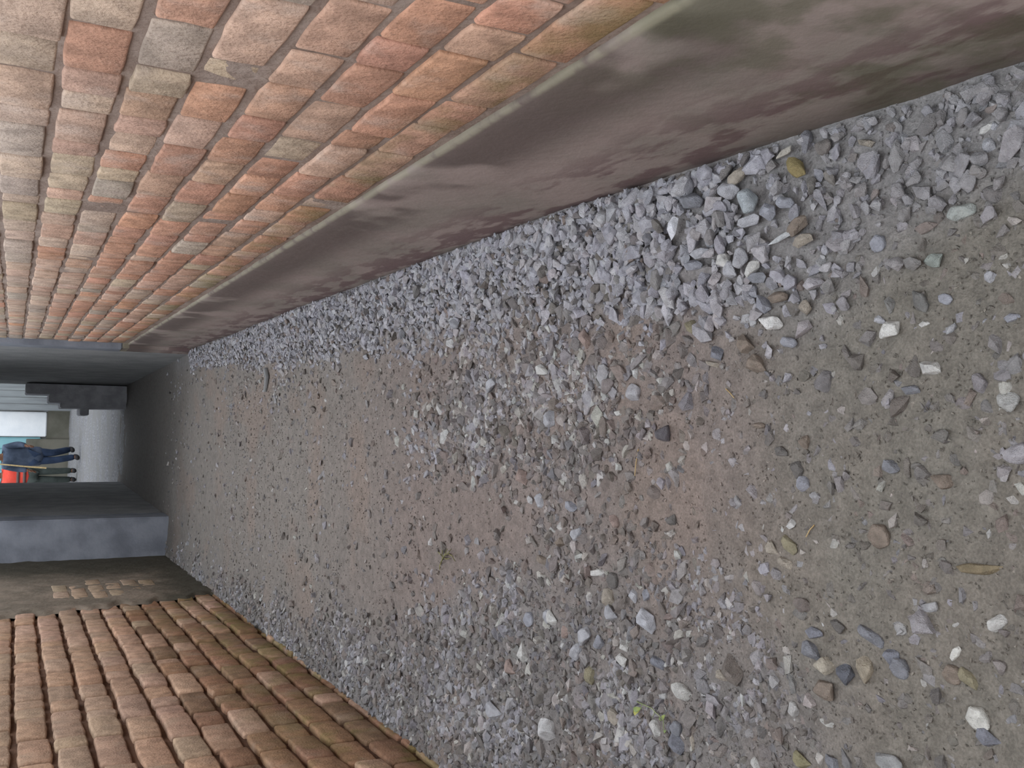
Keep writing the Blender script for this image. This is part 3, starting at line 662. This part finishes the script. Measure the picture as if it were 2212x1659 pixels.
def person(loc, rz, hip, kneeL, footL, kneeR, footR, handL, handR, jacket_mat, trouser_mat, lean, label, girth=1., hem=.06):
    """local: +y is the way the person faces, +x their right"""
    root = empty('person', loc); root.rotation_euler = (0, 0, rz); tag(root, label, 'person')
    ch = Vector((0, lean*.30, hip+.40)); nk = Vector((0, lean*.38, hip+.53)); hd = Vector((0, lean*.42, hip+.66)); tp = Vector((0, lean*.42+.0, hip+.74))
    shL, shR = Vector((-.19, lean*.33, hip+.46)), Vector((.19, lean*.33, hip+.46))
    hL, hR = Vector((-.09, 0, hip-.04)), Vector((.09, 0, hip-.04))
    def elbow(s, h): m = (s+h)/2; return m+Vector((.03*(1 if s.x > 0 else -1), -.07, -.03))
    eL, eR = elbow(shL, Vector(handL)), elbow(shR, Vector(handR))
    P = [(0, 0, hip, (.15, .11)), (0, lean*.12, hip+.17, (.135, .10)), (*ch, (.16, .11)), (*nk, .055), (*hd, (.075, .09)), (*tp, (.068, .08)),
         (*shL, .06), (*eL, .042), (*handL, .028), (*shR, .06), (*eR, .042), (*handR, .028),
         (*hL, .085), (*kneeL, .058), (*footL, .040), (*hR, .085), (*kneeR, .058), (*footR, .040),
         (footL[0], footL[1]+.12, max(.03, footL[2]-.04), .034), (footR[0], footR[1]+.12, max(.03, footR[2]-.04), .034)]
    E = [(0, 1), (1, 2), (2, 3), (3, 4), (4, 5), (2, 6), (6, 7), (7, 8), (2, 9), (9, 10), (10, 11), (0, 12), (12, 13), (13, 14), (14, 18), (0, 15), (15, 16), (16, 17), (17, 19)]
    body = skin_obj('body', P, E, m_skin, root)
    # jacket and trousers
    g = girth
    J = [(0, 0, hip-hem, (.20*g, .16*g)), (0, lean*.10-.02, hip+.14, (.19*g, .16*g)), (0, lean*.26-.02, hip+.34, (.20*g, .165*g)), (*(ch+Vector((0, 0, .07))), (.15*g, .12*g)), (*(nk+Vector((0, 0, -.03))), .075),
         (*shL, .082*g), (*eL, .066*g), (*(eL+(Vector(handL)-eL)*.85), .05), (*shR, .082*g), (*eR, .066*g), (*(eR+(Vector(handR)-eR)*.85), .05)]
    jk = skin_obj('jacket', J, [(0, 1), (1, 2), (2, 3), (3, 4), (3, 5), (5, 6), (6, 7), (3, 8), (8, 9), (9, 10)], jacket_mat, root)
    T = [(0, 0, hip, (.17, .13)), (*hL, .105), (*kneeL, .076), (footL[0], footL[1], footL[2]-.01, .066), (*hR, .105), (*kneeR, .076), (footR[0], footR[1], footR[2]-.01, .066)]
    skin_obj('trousers', T, [(0, 1), (1, 2), (2, 3), (0, 4), (4, 5), (5, 6)], trouser_mat, root)
    for ft in (footL, footR):
        skin_obj('boot', [(ft[0], ft[1]-.03, ft[2]+.05, .06), (ft[0], ft[1]-.02, ft[2]-.035, .056), (ft[0], ft[1]+.09, ft[2]-.04, .055), (ft[0], ft[1]+.16, ft[2]-.045, .036)], chain(4), m_boot, root)
    # hands
    for hnd, s in ((Vector(handL), -1), (Vector(handR), 1)):
        e_ = eL if s < 0 else eR; dr = (hnd-e_).normalized(); sd = Vector((0, 1, 0)); sd = (sd-dr*sd.dot(dr)).normalized(); up = dr.cross(sd)
        pts, ed = [(*hnd, .026), (*(hnd+dr*.05), (.04, .018))], [(0, 1)]
        for q in range(4):
            b0 = hnd+dr*.085+sd*(q-1.5)*.020; ln = (.055, .066, .062, .048)[q]; i0 = len(pts)
            pts += [(*b0, .0105), (*(b0+dr*ln*.55+up*.008), .0092), (*(b0+dr*ln*.85+up*.026), .008)]; ed += [(1, i0), (i0, i0+1), (i0+1, i0+2)]
        b0 = hnd+dr*.03+sd*.036; i0 = len(pts); pts += [(*b0, .012), (*(b0+dr*.03+sd*.018), .010), (*(b0+dr*.055+sd*.014+up*.012), .0085)]; ed += [(0, i0), (i0, i0+1), (i0+1, i0+2)]
        skin_obj('hand', pts, ed, m_skin, root, 1)
    # face and hair
    for s in (-1, 1):
        me = bpy.data.meshes.new('eye'); bm = bmesh.new(); bmesh.ops.create_uvsphere(bm, u_segments=10, v_segments=8, radius=.013); bm.to_mesh(me); bm.free(); me.materials.append(m_eye)
        o = link('eye', me, root); o.location = hd+Vector((.032*s, .083, .012))
        skin_obj('ear', [(*(hd+Vector((.078*s, 0, -.02))), .012), (*(hd+Vector((.083*s, -.006, .008))), .016), (*(hd+Vector((.082*s, -.008, .03))), .011)], chain(3), m_skin, root, 1)
    skin_obj('nose', [(*(hd+Vector((0, .088, .02))), .010), (*(hd+Vector((0, .104, -.015))), .015)], chain(2), m_skin, root, 1)
    skin_obj('mouth', [(*(hd+Vector((-.024, .082, -.052))), .006), (*(hd+Vector((0, .090, -.052))), .008), (*(hd+Vector((.024, .082, -.052))), .006)], chain(3), m_lip, root, 1)
    skin_obj('hair', [(*(hd+Vector((0, -.035, -.02))), (.075, .07)), (*(hd+Vector((0, -.02, .05))), (.084, .09)), (*(tp+Vector((0, 0, .01))), (.072, .085))], chain(3), m_hair, root)
    return root, jk
pY = 21.8
p1_, j1 = person((-.60, pY, 0), math.pi*.93, .90, (-.08, .05, .50), (-.10, -.20, .17), (.06, .10, .48), (.0, .05, .085), (-.27, .20, .98), (.27, .12, .92), m_greyblue, m_navy, .18,
   'person in a long bulky dark blue-grey coat and navy trousers walking, carrying a pale pole', 1.12, .26)
p2_, j2 = person((-1.03, pY+.9, 0), math.pi*.98, .90, (-.09, .06, .49), (-.10, .02, .085), (.09, .04, .49), (.10, -.05, .085), (-.26, .16, .95), (.25, .10, .90), m_orange, m_trous, .06,
   'person in orange-red vest with grey stripes, dark trousers, standing beside the passage wall', 1.08)
for zz in (1.0, 1.12):
    V, Fc = [], []
    for kz in (-.028, .028):
        for q in range(28): th = 2*math.pi*q/28; V.append((.212*math.cos(th), -.012+.176*math.sin(th), zz+kz))
    for kz in (-.028, .028):
        for q in range(28): th = 2*math.pi*q/28; V.append((.204*math.cos(th), -.012+.168*math.sin(th), zz+kz))
    for q in range(28):
        q2 = (q+1) % 28
        Fc += [(q, q2, 28+q2, 28+q), (56+q2, 56+q, 84+q, 84+q2), (28+q, 28+q2, 84+q2, 84+q), (q2, q, 56+q, 56+q2)]
    link('stripe', np_mesh('stripe', V, Fc, m_stripe, True), j2)['label'] = 'grey reflective stripe'
pole = curve_tube('pole', [(-.83, pY-.30, .62), (-.80, pY-.28, 1.0), (-.72, pY-.22, 1.75)], .018, m_straw, None, 8); tag(pole, 'pale wooden pole held upright between the two workers', 'pole')
